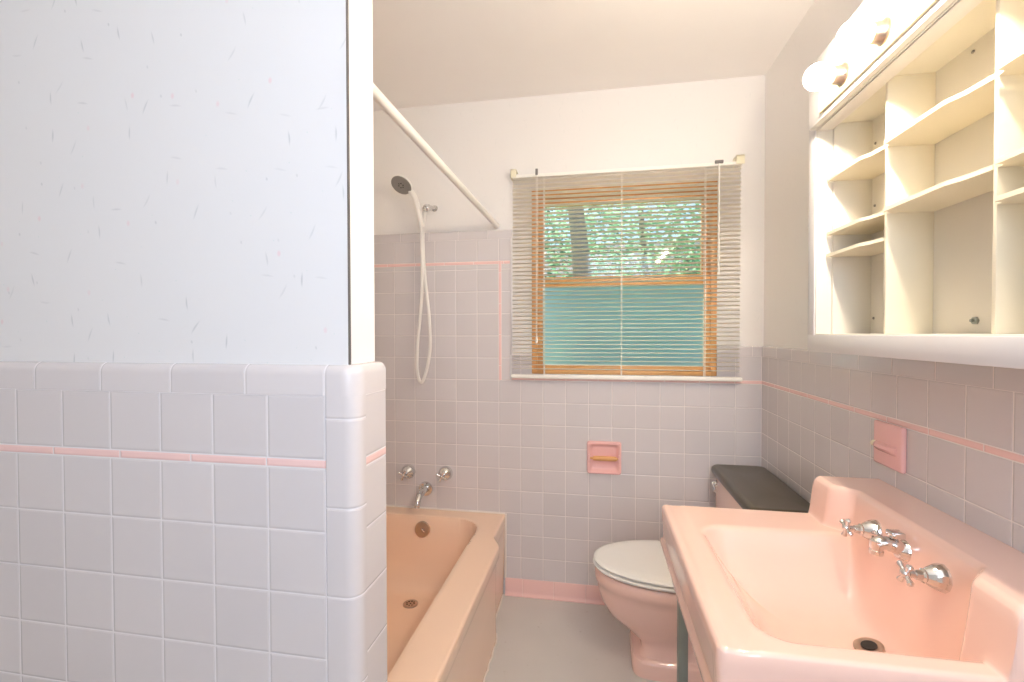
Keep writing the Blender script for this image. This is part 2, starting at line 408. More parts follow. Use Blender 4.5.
# ------------------------------------------------------------------ venetian blind
bl = thing('venetian_blind', 'open cream mini blind covering the wooden window', 'window blind', (-.624, -.04, 1.08))
BX0, BX1 = -1.143, -.107
b = BM(); box(b, BX0 + .004, BX1 - .004, -.055, -.028, 2.038, 2.053, .002); obj('headrail', b, M['slat'], bl)
zs = 2.022; b = BM(); pitch = .0195
tilt = math.radians(-10)
while zs > 1.112:
    secs = []
    for i in range(5):
        u = -.0125 + .025 * i / 4; c = .0022 * (1 - (u / .0125) ** 2)
        secs.append((u, c))
    ring = [(u, c) for u, c in secs] + [(u, c - .0007) for u, c in secs[::-1]]
    R_ = []
    for xx in (BX0 + .004 + random.uniform(-.001, .001), -.62, BX1 - .004 + random.uniform(-.001, .001)):
        dz = random.uniform(-.0006, .0006)
        R_.append([(xx, -.041 + u * math.cos(tilt) - c * math.sin(tilt), zs + dz + u * math.sin(tilt) + c) for u, c in ring])
    loft(b, R_); zs -= pitch
obj('slats', b, M['vinyl'], bl, 60)
b = BM(); box(b, BX0 - .004, BX1 + .004, -.055, -.027, 1.079, 1.097, .005, 3); obj('bottom_rail', b, M['slat'], bl)
for x in (-.988, -.628, -.262):
    b = BM()
    for yy in (-.055, -.0275): tube(b, [(x, yy, 2.05), (x, yy, 1.09)], .0013, 6)
    tube(b, [(x + .004, -.041, 2.05), (x + .004, -.041, 1.09)], .0008, 6)
    obj('ladder_cord', b, M['cord'], bl)
b = BM(); tube(b, [(-.207, -.062, 2.045), (-.207, -.062, 1.60), (-.206, -.062, 1.555)], [.0032, .0032, .0045], 8); w = obj('tilt_wand', b, M['cord'], bl)
b = BM(); box(b, -.225, -.19, -.066, -.054, 2.047, 2.060, .002); tube(b, [(-.207, -.06, 2.052), (-.207, -.062, 2.04)], .003, 8); h = obj('wand_hook', b, M['grey_clip']); h.parent = w
b = BM()
for dx in (-.003, .003): tube(b, [(-1.02 + dx, -.06, 2.05), (-1.022 + dx * .6, -.06, 1.28)], .0012, 6)
lathe(b, (-1.022, -.06, 1.285), (0, 0, -1), [(0, .002), (.01, .005), (.035, .007), (.037, .001)], 10)
pc = obj('pull_cord', b, M['cord'], bl)
b = BM(); box(b, -1.027, -1.015, -.062, -.054, 2.045, 2.075, .002); k = obj('cord_lock', b, M['grey_clip']); k.parent = pc
for x0, x1 in ((BX0 - .004, BX0 + .024), (BX1 - .028, BX1 + .006)):
    b = BM(); box(b, x0, x1, -.060, -.001, 2.074, 2.079, .001); box(b, x0, x1, -.060, -.056, 2.04, 2.079, .001)
    box(b, x0, x0 + .003, -.060, -.001, 2.04, 2.079, .001); obj('mounting_bracket', b, M['bracket'], bl)

# ------------------------------------------------------------------ bathtub
tub = thing('bathtub', 'salmon pink enamelled bathtub with square rim under the shower', 'bathtub', (-1.55, -.72, 0))
TY0, TY1, TZ = -1.435, -.0105, .40
def tub_xo(y): return -1.184 + .040 * sstep((-y - .255) / .11)
IX0, IX1, IY0, IY1, IR = -1.885, -1.283, -1.335, -.105, .12
def tub_z(x, y):
    d0, d1 = IX1 - x, x - IX0; e1, e0 = IY1 - y, y - IY0
    # rounded rectangle distance, positive inside
    hx, hy = (IX1 - IX0) / 2, (IY1 - IY0) / 2; qx = abs(x - (IX0 + IX1) / 2) - hx + IR; qy = abs(y - (IY0 + IY1) / 2) - hy + IR
    d = IR - (math.hypot(max(qx, 0), max(qy, 0)) + min(max(qx, qy), 0))
    if d <= 0:
        return TZ - .004 * max(0, 1 + d / .02) ** 2 + (.0 if d > -.02 else 0)
    wd = .13 + .25 * sstep((IY0 + .45 - y) / .45)
    t = min(1., d / wd); p = 2.4
    f = (1 - (1 - t) ** p) ** (1 / p)
    floor = .325 + .008 * (y + 1.3) / 1.2
    f = f * (1 - .0) ; f0 = sstep(min(1, d / .02))
    return TZ - .004 - (floor - .004) * f * (.35 + .65 * f0)
NX, NY = 120, 210; b = BM(); g = []
for j in range(NY + 1):
    y = TY0 + (TY1 - TY0) * j / NY; xo = tub_xo(y); row = []
    for i in range(NX + 1):
        t = i / NX; x = XT + .011 + (xo - .006 - XT - .011) * t
        row.append(b.verts.new((x, y, tub_z(x, y))))
    g.append(row)
for j in range(NY):
    for i in range(NX): b.faces.new((g[j][i], g[j][i + 1], g[j + 1][i + 1], g[j + 1][i]))
# front apron: rim nose, return under the rim, recessed face down to the floor
prev = [g[j][NX] for j in range(NY + 1)]
def apron(dx_end, dx_mid, z):
    row = []
    for j in range(NY + 1):
        y = TY0 + (TY1 - TY0) * j / NY; xo = tub_xo(y); k = sstep((-y - .255) / .11)
        row.append(b.verts.new((xo + dx_end * (1 - k) + dx_mid * k, y, z)))
    return row
for de, dm, z in ((-.0015, -.0015, .397), (0, 0, .391), (0, 0, .378), (-.001, 0, .352), (-.001, -.004, .343), (-.002, -.010, .335), (-.003, -.013, .318), (-.006, -.015, .2), (-.010, -.015, .06), (-.012, -.013, .03), (-.013, -.012, .0)):
    cur = apron(de, dm, z)
    for j in range(NY): b.faces.new((prev[j], cur[j], cur[j + 1], prev[j + 1]))
    prev = cur
obj('tub_body', b, M['tub'], tub, 50)
zd = tub_z(-1.56, -.30)
b = BM(); lathe(b, (-1.57, -.285, zd - .004), (0, .02, 1), [(0, .034), (.0075, .034), (.009, .031), (.0085, .026), (.007, .002)], 28); dr = obj('drain', b, M['plate'], tub)
b = BM()
for k in range(8): lathe(b, (-1.57 + .017 * math.cos(k * PI / 4), -.285 + .017 * math.sin(k * PI / 4), zd + .002), (0, 0, 1), [(0, .0042), (.0025, .0042)], 8)
lathe(b, (-1.57, -.285, zd + .001), (0, 0, 1), [(0, .004), (.003, .004)], 8)
h = obj('drain_holes', b, M['dark']); h.parent = dr; h.matrix_parent_inverse = parent_inv(dr)
b = BM(); oc = (-1.578, -.112, .338); lathe(b, oc, (0, -1, .12), [(-.012, .039), (.004, .039), (.008, .036), (.010, .024), (.011, .004)], 30); ov = obj('overflow_plate', b, M['plate'], tub)
b = BM(); tube(b, [(-1.578, -.123, .345), (-1.563, -.135, .34), (-1.556, -.138, .338)], .004, 8); h = obj('trip_lever', b, M['chrome']); h.parent = ov; h.matrix_parent_inverse = parent_inv(ov)
# white sealant line where the tub meets the tiles
b = BM(); tube(b, [(XT + .02, -.012, .402), (-1.187, -.012, .402)], .004, 6); tube(b, [(-1.182, -.013, .402), (-1.185, -.013, .085)], .0055, 6); tube(b, [(-1.1945, -.02, .001), (-1.192, -.24, .001)] + [(tub_xo(-.26 - .02 * k) - .010 - .003 * math.sin(k * 1.7), -.26 - .02 * k, .001) for k in range(58)], .004, 6); obj('caulk_line', b, M['caulk'], tub)

# tub taps and spout on the wall
def cross_handle(bm, o, ax, L, r, roll=.3):
    """four-armed handle centred at o, its arms square to ax"""
    d, a, c = frame_of(ax); o = Vector(o)
    lathe(bm, o - d * .006, d, [(0, .006), (.003, .008), (.009, .008), (.012, .006), (.0135, .002)], 14)
    for k in range(4):
        t = roll + k * PI / 2; v = a * math.cos(t) + c * math.sin(t)
        tube(bm, [o, o + v * L * .5, o + v * L * .86, o + v * L], [r * .8, r * .75, r * 1.15, r * .5], 10)
def wall_tap(name, label, x, z):
    t = thing(name, label, 'bath tap', (x, -.01, z), 'tub taps')
    b = BM(); lathe(b, (x, -.009, z), (0, -1, 0), [(0, .037), (.004, .0375), (.012, .036), (.022, .031), (.031, .022), (.037, .012), (.042, .009)], 28); obj('escutcheon', b, M['chrome'], t)
    b = BM(); tube(b, [(x, -.045, z), (x, -.075, z)], .006, 10); cross_handle(b, (x, -.075, z), (0, -1, 0), .030, .0062, .45); obj('cross_handle', b, M['chrome'], t)
wall_tap('tub_tap', 'left chrome cross-handle tap on tiles above the bathtub', -1.69, .587)
wall_tap('tub_tap', 'right chrome cross-handle tap on tiles above the bathtub', -1.492, .589)
t = thing('tub_spout', 'chrome bath spout between the two taps above the bathtub', 'bath spout', (-1.598, -.01, .5))
b = BM(); lathe(b, (-1.598, -.009, .503), (0, -1, 0), [(0, .037), (.003, .037), (.008, .034), (.011, .022)], 28); obj('flange', b, M['chrome'], t)
b = BM(); tube(b, spline([(-1.598, -.012, .503), (-1.598, -.05, .506), (-1.598, -.095, .498), (-1.598, -.122, .475), (-1.598, -.130, .448)], 6), [.020, .02, .02, .02, .02, .0195, .019, .019, .0185, .018, .0175, .017, .0165, .016, .0155, .015, .015, .0145, .0145, .014, .014, .014, .0135, .0135, .0135], 16); obj('spout_body', b, M['chrome'], t)
b = BM(); lathe(b, (-1.598, -.05, .522), (0, 0, 1), [(0, .005), (.012, .005), (.014, .009), (.022, .009), (.024, .005)], 12); obj('diverter_knob', b, M['chrome'], t)

# ------------------------------------------------------------------ shower
t = thing('wall_shower_fitting', 'short chrome shower arm and bracket on the wall above tub tiles', 'shower fitting', (-1.545, 0, 1.925))
b = BM(); lathe(b, (-1.548, 0, 1.928), (0, -1, 0), [(0, .016), (.003, .016), (.008, .011)], 20); obj('flange', b, M['chrome'], t)
b = BM(); tube(b, [(-1.548, -.003, 1.928), (-1.553, -.03, 1.926), (-1.562, -.055, 1.918)], .009, 12); obj('arm', b, M['chrome'], t)
b = BM(); lathe(b, (-1.566, -.045, 1.920), (-.35, -.9, -.25), [(-.012, .011), (-.004, .017), (.020, .018), (.026, .013)], 16); tube(b, [(-1.572, -.060, 1.914), (-1.580, -.072, 1.908)], .010, 12); obj('holder', b, M['chrome'], t)
t = thing('hand_shower', 'white hand shower with long looped white hose', 'hand shower', (-1.62, -.11, 1.05))
hc = Vector((-1.667, -.135, 2.012)); ax = Vector((-.15, -.62, -.77)).normalized()
b = BM(); lathe(b, hc - ax * .016, ax, [(0, .012), (.003, .038), (.010, .053), (.016, .055), (.019, .053)], 30)
obj('shower_head', b, M['white_plastic'], t)
b = BM(); lathe(b, hc + ax * .0025, ax, [(0, .051), (.0025, .050), (.003, .02), (.0022, .016), (.003, .010), (.0045, .002)], 30); fp = obj('spray_face', b, M['grey_plastic'], t)
b = BM()
for k in range(6): lathe(b, hc + ax * .005 + (frame_of(ax)[1] * math.cos(k * PI / 3) + frame_of(ax)[2] * math.sin(k * PI / 3)) * .012, ax, [(0, .003), (.0015, .003)], 8)
h = obj('nozzles', b, M['dark']); h.parent = fp; h.matrix_parent_inverse = parent_inv(fp)
hp = [hc - ax * .016 + Vector((.61, .54, -.55)).normalized() * .034, (-1.612, -.105, 1.955), (-1.599, -.098, 1.905), (-1.590, -.092, 1.852), (-1.586, -.09, 1.815)]
b = BM(); pp = spline(hp, 5); tube(b, pp, [.0145 - .004 * abs(i / (len(pp) - 1) - .4) for i in range(len(pp))], 14); obj('handle', b, M['white_plastic'], t)
hose = [(-1.586, -.09, 1.82), (-1.583, -.088, 1.74), (-1.586, -.08, 1.55), (-1.598, -.072, 1.40), (-1.616, -.066, 1.25), (-1.622, -.062, 1.14), (-1.615, -.06, 1.075), (-1.600, -.06, 1.052), (-1.585, -.06, 1.075),
        (-1.566, -.06, 1.14), (-1.552, -.062, 1.24), (-1.556, -.066, 1.38), (-1.572, -.07, 1.55), (-1.582, -.072, 1.72), (-1.58, -.07, 1.84), (-1.573, -.066, 1.895)]
b = BM(); tube(b, spline(hose, 8), .0078, 10); obj('hose', b, M['white_plastic'], t)
t = thing('shower_rod', 'white shower curtain rod running from window wall to the partition', 'shower rod', (-1.226, -.72, 1.83))
b = BM(); tube(b, [(-1.226, -.004, 1.826), (-1.226, -1.436, 1.826)], .0125, 18); obj('rod', b, M['white_plastic'], t)
for y, d in ((-.0115, -1), (-1.4395, 1)):
    b = BM(); lathe(b, (-1.226, y, 1.826), (0, d, 0), [(0, .0165), (.004, .0165), (.010, .0145), (.012, .0128)], 20); obj('flange', b, M['white_plastic'], t)

# ------------------------------------------------------------------ toilet
toi = thing('toilet', 'pink toilet with closed white lid beside the sink', 'toilet', (-.4, -.36, 0)); TC = -.36
def ring(z, xf, xr, xc, hw, nf=2., nr=3.5, n=56, yc=TC):
    out = []
    for k in range(n):
        t = 2 * PI * k / n; c, s = math.cos(t), math.sin(t)
        e = nf if c < 0 else nr; a = (xc - xf) if c < 0 else (xr - xc)
        ey = nf if c < 0 else nr
        out.append((xc + a * math.copysign(abs(c) ** (2 / e), c), yc + hw * math.copysign(abs(s) ** (2 / ey), s), z))
    return out
b = BM()
RG = [(0, -.606, -.20, -.42, .124, 6, 6), (.050, -.606, -.20, -.42, .124, 6, 6), (.060, -.602, -.20, -.42, .119, 6, 6), (.066, -.586, -.20, -.42, .106, 6, 6), (.09, -.572, -.20, -.42, .098, 6, 6),
      (.115, -.580, -.19, -.42, .098, 5, 6), (.14, -.612, -.18, -.42, .106, 4, 5), (.17, -.660, -.17, -.42, .122, 3, 5), (.20, -.700, -.16, -.43, .140, 2.6, 4), (.24, -.724, -.14, -.44, .156, 2.3, 4),
      (.28, -.736, -.12, -.45, .166, 2.1, 4), (.305, -.738, -.10, -.45, .170, 2.1, 4), (.312, -.745, -.08, -.45, .177, 2.1, 4), (.33, -.748, -.06, -.45, .180, 2.1, 4), (.352, -.747, -.05, -.45, .180, 2.1, 4), (.360, -.740, -.05, -.45, .174, 2.1, 4)]
loft(b, [ring(*r) for r in RG]); obj('bowl', b, M['toilet_pink'], toi)
b = BM(); SR = [(.367, -.742, -.30, -.45, .176), (.369, -.752, -.295, -.45, .184), (.376, -.756, -.295, -.45, .187), (.380, -.752, -.297, -.45, .184), (.381, -.745, -.30, -.45, .178)]
loft(b, [ring(z, a, c, d, e, 2.05, 5) for z, a, c, d, e in SR]); obj('seat', b, M['seat_white'], toi)
b = BM(); LR = [(.3845, -.744, -.30, -.45, .176), (.386, -.750, -.295, -.45, .182), (.392, -.753, -.295, -.45, .185), (.398, -.748, -.297, -.45, .180), (.402, -.735, -.30, -.45, .168), (.404, -.70, -.31, -.45, .14), (.405, -.6, -.36, -.45, .06)]
def bevel_rear(p):                                   # the lid drops towards its hinge
    x, y, z = p; return (x, y, z - .014 * sstep((x + .452) / .12))
loft(b, [[bevel_rear(p) for p in ring(z, a, c, d, e, 2.05, 5)] for z, a, c, d, e in LR]); obj('lid', b, M['seat_white'], toi)
for s in (-1, 1):
    b = BM(); tube(b, [(-.285, TC + s * .045, .385), (-.285, TC + s * .105, .385)], .011, 12); box(b, -.297, -.273, TC + s * .075 - .02, TC + s * .075 + .02, .358, .383, .004); obj('hinge', b, M['seat_white'], toi)
b = BM(); box(b, -.226, -.022, -.612, -.085, .362, .684, .022, 4); tk = obj('tank', b, M['toilet_pink'], toi)
# tank lid: rounded slab, softly domed
def rrect(x0, x1, y0, y1, r, z, n=6):
    return [(x, y, z) for cx_, cy_, t0 in ((x1 - r, y1 - r, 0), (x0 + r, y1 - r, PI / 2), (x0 + r, y0 + r, PI), (x1 - r, y0 + r, 1.5 * PI)) for x, y in arc(cx_, cy_, r, t0, t0 + PI / 2, n)]
b = BM(); LX0, LX1, LY0, LY1 = -.240, -.016, -.626, -.058
loft(b, [rrect(LX0 + .012, LX1 - .008, LY0 + .012, LY1 - .012, .03, .676), rrect(LX0 + .002, LX1, LY0 + .002, LY1 - .002, .03, .679), rrect(LX0, LX1, LY0, LY1, .03, .690), rrect(LX0 + .002, LX1 - .001, LY0 + .002, LY1 - .002, .03, .703),
         rrect(LX0 + .010, LX1 - .006, LY0 + .010, LY1 - .010, .028, .711), rrect(LX0 + .022, LX1 - .016, LY0 + .022, LY1 - .022, .02, .7125), rrect(LX0 + .03, LX1 - .024, LY0 + .03, LY1 - .03, .016, .7115), rrect(LX0 + .08, LX1 - .08, LY0 + .16, LY1 - .16, .01, .7135)])
l = obj('tank_lid', b, M['lid_dark'], toi); l['label'] = 'dark olive brown tank lid'
b = BM(); lathe(b, (-.226, -.125, .640), (-1, 0, 0), [(0, .015), (.004, .015), (.008, .011), (.018, .010), (.022, .006)], 18); tube(b, [(-.240, -.125, .640), (-.245, -.155, .636), (-.246, -.195, .632)], [.006, .0065, .008], 10)
h = obj('flush_lever', b, M['chrome']); h.parent = tk; h.matrix_parent_inverse = parent_inv(tk)

# ------------------------------------------------------------------ toilet paper holder, wall holder
t = thing('toilet_paper_holder', 'pink ceramic recessed toilet paper holder with wooden roller', 'toilet paper holder', (-.70, 0, .62))
hx0, hx1, hz0, hz1 = -.786, -.624, .626, .781
b = BM()
outer = [(hx0, hz0), (hx1, hz0), (hx1, hz1), (hx0, hz1)]
def rr(m, y, r=.012):
    return [(x, y, z) for x, z in [p for cx_, cz_, t0 in ((hx1 - m - r, hz1 - m - r, 0), (hx0 + m + r, hz1 - m - r, PI / 2), (hx0 + m + r, hz0 + m + r, PI), (hx1 - m - r, hz0 + m + r, 1.5 * PI)) for p in arc(cx_, cz_, r, t0, t0 + PI / 2, 4)]]
loft(b, [rr(0, -.008), rr(.001, -.022), rr(.004, -.029), rr(.010, -.030), rr(.014, -.027), rr(.021, -.014), rr(.024, -.0105), rr(.030, -.0098)], True, True)
# the niche sides: a shallow bowl whose upper part carries two ears for the roller
box(b, hx0 + .006, hx0 + .016, -.034, -.014, .682, .722, .004, 3); box(b, hx1 - .016, hx1 - .006, -.034, -.014, .682, .722, .004, 3)
obj('ceramic_body', b, M['ceramic_pink'], t)
b = BM(); lathe(b, (hx0 + .014, -.0255, .702), (1, 0, 0), [(0, .005), (.014, .005), (.017, .0105), (.040, .0115), (.10, .0115), (.124, .0105), (.127, .005), (.134, .005)], 18); obj('roller', b, M['wood'], t)

t = thing('wall_soap_holder', 'pink ceramic square holder with projecting lip on tiles above sink', 'ceramic wall holder', (0, -.945, 1.0))
sy0, sy1, sz0, sz1 = -1.004, -.886, .955, 1.066
b = BM(); box(b, -.021, -.0085, sy0, sy1, sz0, sz1, .005, 3); obj('back_plate', b, M['ceramic_pink'], t)
b = BM()
lip = []
for k in range(9):
    y = sy1 - .012 - (sy1 - sy0 - .032) * k / 8; o = .012 * math.sin(PI * (k / 8) ** .8) ** .6 + .002 if 0 < k < 8 else .002
    lip.append([(-.0205, y, 1.014), (-.021 - o, y, 1.010), (-.023 - o, y, 1.003), (-.021 - o * .7, y, .996), (-.0205, y, .990)])
loft(b, lip, True, True); obj('lip', b, M['ceramic_pink'], t)
b = BM(); lathe(b, (-.021, sy1 - .012, 1.006), (-1, 0, 0), [(0, .008), (.006, .008), (.011, .004)], 12); h = obj('pivot', b, M['bracket'], t); h['label'] = 'yellowed pivot'

# ------------------------------------------------------------------ sink
snk = thing('sink', 'pink porcelain console sink with chrome taps on steel legs', 'sink', (-.28, -1.195, 0))
SX0, SX1, SY0, SY1, SZ = -.559, -.0095, -1.509, -.880, .806
def ledge_x(y):                                       # front edge of the raised back shelf
    return -.162 + .040 * sstep((SY1 - y - .080) / .055) * sstep((y - SY0 - .080) / .055)
bx0, bx1, by0, by1, br = -.482, -.135, -1.466, -1.020, .055
def smax(a, b_, k):
    h = max(k - abs(a - b_), 0) / k; return max(a, b_) + h * h * k * .25
def sink_z(x, y):
    e = min(x - SX0, y - SY0, SY1 - y); z = SZ
    if e < .008: z -= .006 * (1 - e / .008) ** 2
    if x < -.2: z -= .0016 * sstep((x - SX0 - .014) / .016) * (1 - sstep((x - SX0 - .045) / .02))
    # rounded rectangle distance from the rim's inner edge, open towards the wall side
    X1 = .25; hx, hy = (X1 - bx0) / 2, (by1 - by0) / 2; qx = abs(x - (bx0 + X1) / 2) - hx + br; qy = abs(y - (by0 + by1) / 2) - hy + br
    d = br - (math.hypot(max(qx, 0), max(qy, 0)) + min(max(qx, qy), 0))
    if d > -.014: z -= .0045 * min(1, (1 + d / .014)) ** 2
    if d > 0:
        tt = min(1., d / .168); f = 1 - (1 - tt) ** 2.4
        z -= (.134 + .016 * sstep((x - bx0) / .3)) * f
    lx = ledge_x(y); sd_ = lx - x
    if sd_ <= 0:
        zl = .910 - .012 * max(0, 1 + sd_ / .014) ** 2
        eo = min(y - SY0, SY1 - y)
        if eo < .012: zl -= .008 * (1 - eo / .012) ** 2
        return zl
    zl = .898 - .270 * (1 - math.exp(-sd_ / .026))     # concave sweep from the shelf down into the basin
    return min(.898, smax(z, zl, .03 + .02 * sstep((.80 - max(z, zl)) / .04)))
xs = []; 
def rng(a, c, st):
    n = max(1, round((c - a) / st)); return [a + (c - a) * i / n for i in range(n)]
xs = rng(SX0, SX0 + .024, .002) + rng(SX0 + .024, -.20, .0055) + rng(-.20, -.10, .002) + rng(-.10, SX1, .006) + [SX1]
ys = rng(SY0, SY0 + .024, .002) + rng(SY0 + .024, SY1 - .024, .0035) + rng(SY1 - .024, SY1, .002) + [SY1]
CR = .013
def rcorner(x, y):                                    # round the plan corners at the room side
    for yc, s in ((SY0 + CR, -1), (SY1 - CR, 1)):
        if x < SX0 + CR and (y - yc) * s > 0:
            vx, vy = x - SX0 - CR, y - yc; m = max(abs(vx), abs(vy)); l = math.hypot(vx, vy)
            if l > 1e-9: return SX0 + CR + vx / l * m, yc + vy / l * m
    return x, y
b = BM(); g = []
for y in ys: g.append([b.verts.new((*rcorner(x, y), sink_z(x, y))) for x in xs])
for j in range(len(ys) - 1):
    for i in range(len(xs) - 1): b.faces.new((g[j][i], g[j][i + 1], g[j + 1][i + 1], g[j + 1][i]))
loop = [g[0][i] for i in range(len(xs) - 1, -1, -1)] + [g[j][0] for j in range(1, len(ys))] + [g[-1][i] for i in range(1, len(xs))]
ctr = Vector((-.24, -1.195, 0)); prev = loop
for z, ins in ((.780, -.001), (.722, .003), (.714, .003), (.709, -.003), (.700, -.0045), (.690, -.003), (.686, .004), (.686, .022), (.74, .024)):
    cur = []
    for v in loop:
        x, y = v.co.x, v.co.y
        nx = -1. if x < SX0 + .03 else 0.; ny = -1. if y < SY0 + .03 else (1. if y > SY1 - .03 else 0.)
        if nx and ny: 
            cc = Vector((SX0 + CR, SY0 + CR if ny < 0 else SY1 - CR)); dv = Vector((x, y)) - cc; 
            if dv.length > 1e-6: dv.normalize(); nx, ny = min(0, dv.x), dv.y if (dv.y * ny > 0) else 0.
        zz = z if v.co.z > z else v.co.z - .002
        cur.append(b.verts.new((x - nx * ins, y - ny * ins, zz)))
    for i in range(len(loop) - 1): b.faces.new((prev[i], prev[i + 1], cur[i + 1], cur[i]))
    prev = cur
obj('basin', b, M['porcelain'], snk, 85)
# underside of the bowl
b = BM(); UR = [(.74, .02), (.70, .01), (.66, -.005), (.640, -.05), (.634, -.12)]
loft(b, [rrect(bx0 - i, bx1 + .02 + i * .3, by0 - i, by1 + i, max(.02, br + i), z) for z, i in UR], False, True); obj('basin_underside', b, M['porcelain'], snk)
for y in (SY1 - .025, SY0 + .025):
    b = BM(); box(b, -.517, -.491, y - .013, y + .013, .012, .705, .002); lg = obj('leg', b, M['leg'], snk)
    b = BM(); lathe(b, (-.504, y, 0), (0, 0, 1), [(0, .018), (.004, .019), (.014, .013), (.03, .011)], 14); f_ = obj('leg_foot', b, M['chrome']); f_.parent = lg; f_.matrix_parent_inverse = parent_inv(lg)
DXs, DYs = -.205, -1.232
dz = max(sink_z(DXs + .024 * math.cos(k * PI / 4), DYs + .024 * math.sin(k * PI / 4)) for k in range(8)) + .001
b = BM(); lathe(b, (DXs, DYs, dz - .006), (-.25, 0, 1), [(0, .026), (.007, .026), (.0085, .022), (.007, .016), (.0045, .002)], 24); sd = obj('drain', b, M['plate'], snk)
b = BM(); lathe(b, (DXs, DYs, dz - .001), (-.25, 0, 1), [(0, .014), (.0036, .014)], 16); h = obj('drain_hole', b, M['dark']); h.parent = sd; h.matrix_parent_inverse = parent_inv(sd)
for y in (-1.102, -1.306):
    o = Vector((-.1245, y, .850)); ax = Vector((-1, 0, .06)).normalized()
    b = BM(); lathe(b, o, ax, [(-.02, .025), (0, .0255), (.004, .0255), (.012, .023), (.024, .017), (.031, .012), (.034, .013), (.037, .010), (.046, .008)], 12); tp = obj('tap', b, M['chrome'], snk, 25)
    b = BM(); tube(b, [o + ax * .04, o + ax * .06], .006, 10); cross_handle(b, o + ax * .062, ax, .024, .0052, .35 if y > -1.2 else .6); h = obj('cross_handle', b, M['chrome']); h.parent = tp; h.matrix_parent_inverse = parent_inv(tp)
y = -1.200
b = BM(); lathe(b, (-.122, y, .850), (-1, 0, .1), [(-.02, .024), (.003, .024), (.010, .019), (.018, .015)], 20)
tube(b, spline([(-.125, y, .851), (-.150, y, .862), (-.166, y, .865), (-.178, y, .860)], 5), [.015] * 6 + [.0135] * 10, 16)
sp = obj('spout', b, M['chrome'], snk)
b = BM(); lathe(b, (-.176, y, .871), (-.05, 0, -1), [(0, .008), (.003, .0125), (.016, .0125), (.018, .0115), (.021, .0115), (.022, .0125), (.030, .0125), (.031, .009)], 20); h = obj('aerator', b, M['chrome']); h.parent = sp; h.matrix_parent_inverse = parent_inv(sp)
b = BM(); tube(b, [(-.142, y, .862), (-.142, y, .882)], .004, 8); box(b, -.155, -.130, y - .012, y + .012, .878, .890, .002); h = obj('lift_knob', b, M['chrome']); h.parent = sp; h.matrix_parent_inverse = parent_inv(sp)

# ------------------------------------------------------------------ open wall cabinet
cab = thing('wall_cabinet', 'cream painted open wall cabinet with scalloped shelves above sink', 'wall cabinet', (0, -1.27, 1.245))
CY1, CY0, CX, CZ0, CZ1, FW = -.854, -1.685, -.166, 1.245, 1.851, .042
for y0 in (CY1 - FW, CY0):
    b = BM(); box(b, CX, -.0005, y0, y0 + FW, CZ0, CZ1, .0015); obj('side_panel', b, M['cab'], cab)
b = BM(); box(b, CX - .003, CX, CY0, CY1, CZ0, 1.290, .001); box(b, CX - .003, CX, CY1 - .038, CY1, 1.288, CZ1, .001); box(b, CX - .003, CX, CY0, CY0 + .038, 1.288, CZ1 - .022, .001); obj('face_frame', b, M['cab_white'], cab)
b = BM(); box(b, CX, -.0005, CY0 + FW, CY1 - FW, 1.248, 1.293, .001); obj('bottom_panel', b, M['cab'], cab)
b = BM(); box(b, -.1308, -.001, CY0 + FW, CY1 - FW, 1.845, CZ1); obj('top_panel', b, M['cab'], cab)
b = BM(); box(b, CX - .0005, -.131, CY0 + FW, CY1 - FW, 1.831, CZ1, .0005); obj('top_rail', b, M['cab_white'], cab)
BK = -.039
b = BM(); box(b, BK, -.0005, CY0 + FW, CY1 - FW, 1.293, 1.845); bkp = obj('back_panel', b, M['cab'], cab)
LXs = -.129
for y in (CY1 - FW, CY0 + FW + .008):
    b = BM(); box(b, LXs, BK, y - .008, y + .0002, 1.293, 1.845); obj('lining', b, M['cab'], cab)
Yd = [CY1 - FW - .008, -1.129, -1.411, CY0 + FW + .008]
for y in Yd[1:3]:
    b = BM(); box(b, LXs, BK, y - .004, y + .004, 1.293, 1.845, .001); obj('divider', b, M['shelf_edge'], cab)
def shelf(ya, yb, z, kind):
    """ya far end, yb near end; scalloped front edge"""
    L = ya - yb; f0, f1 = LXs - .001, LXs - .0165; pts = []
    def ogee(y0, y1, xa, xb, n=10): return [(xa + (xb - xa) * sstep(i / n), y0 + (y1 - y0) * i / n) for i in range(n + 1)]
    if kind == 'tab': pts += [(f0, ya), (f0 - .004, ya - .017), (f1, ya - .017)]
    else: pts += [(f1, ya)]
    pts += [(f1, ya - L * .68)] + ogee(ya - L * .68, ya - L * .86, f1, f0 - .004) + [(f0, yb)]
    poly = pts + [(BK, yb), (BK, ya)]
    b = BM(); prism(b, poly, 'z', z - .004, z + .004); obj('shelf', b, M['shelf_edge'], cab, 30)
for z in (1.698, 1.556, 1.499): shelf(Yd[0], Yd[1] + .004, z, 'plain')
for z in (1.698, 1.556): shelf(Yd[1] - .004, Yd[2] + .004, z, 'tab')
for z in (1.698, 1.556, 1.499): shelf(Yd[2] - .004, Yd[3], z, 'tab')
for y, z in ((-.918, 1.781), (-.918, 1.622), (-.918, 1.333), (-1.232, 1.829)):
    b = BM(); lathe(b, (BK, y, z), (-1, 0, 0), [(0, .0035), (.002, .003)], 10); h = obj('screw', b, M['grey_clip']); h.parent = bkp; h.matrix_parent_inverse = parent_inv(bkp)
b = BM(); lathe(b, (BK, -1.248, 1.318), (-1, 0, 0), [(0, .0075), (.004, .0075), (.006, .006)], 6); lathe(b, (BK - .005, -1.248, 1.318), (-1, 0, 0), [(0, .0035), (.005, .003)], 10); h = obj('bolt', b, M['steel'], None, 20); h.parent = bkp; h.matrix_parent_inverse = parent_inv(bkp)

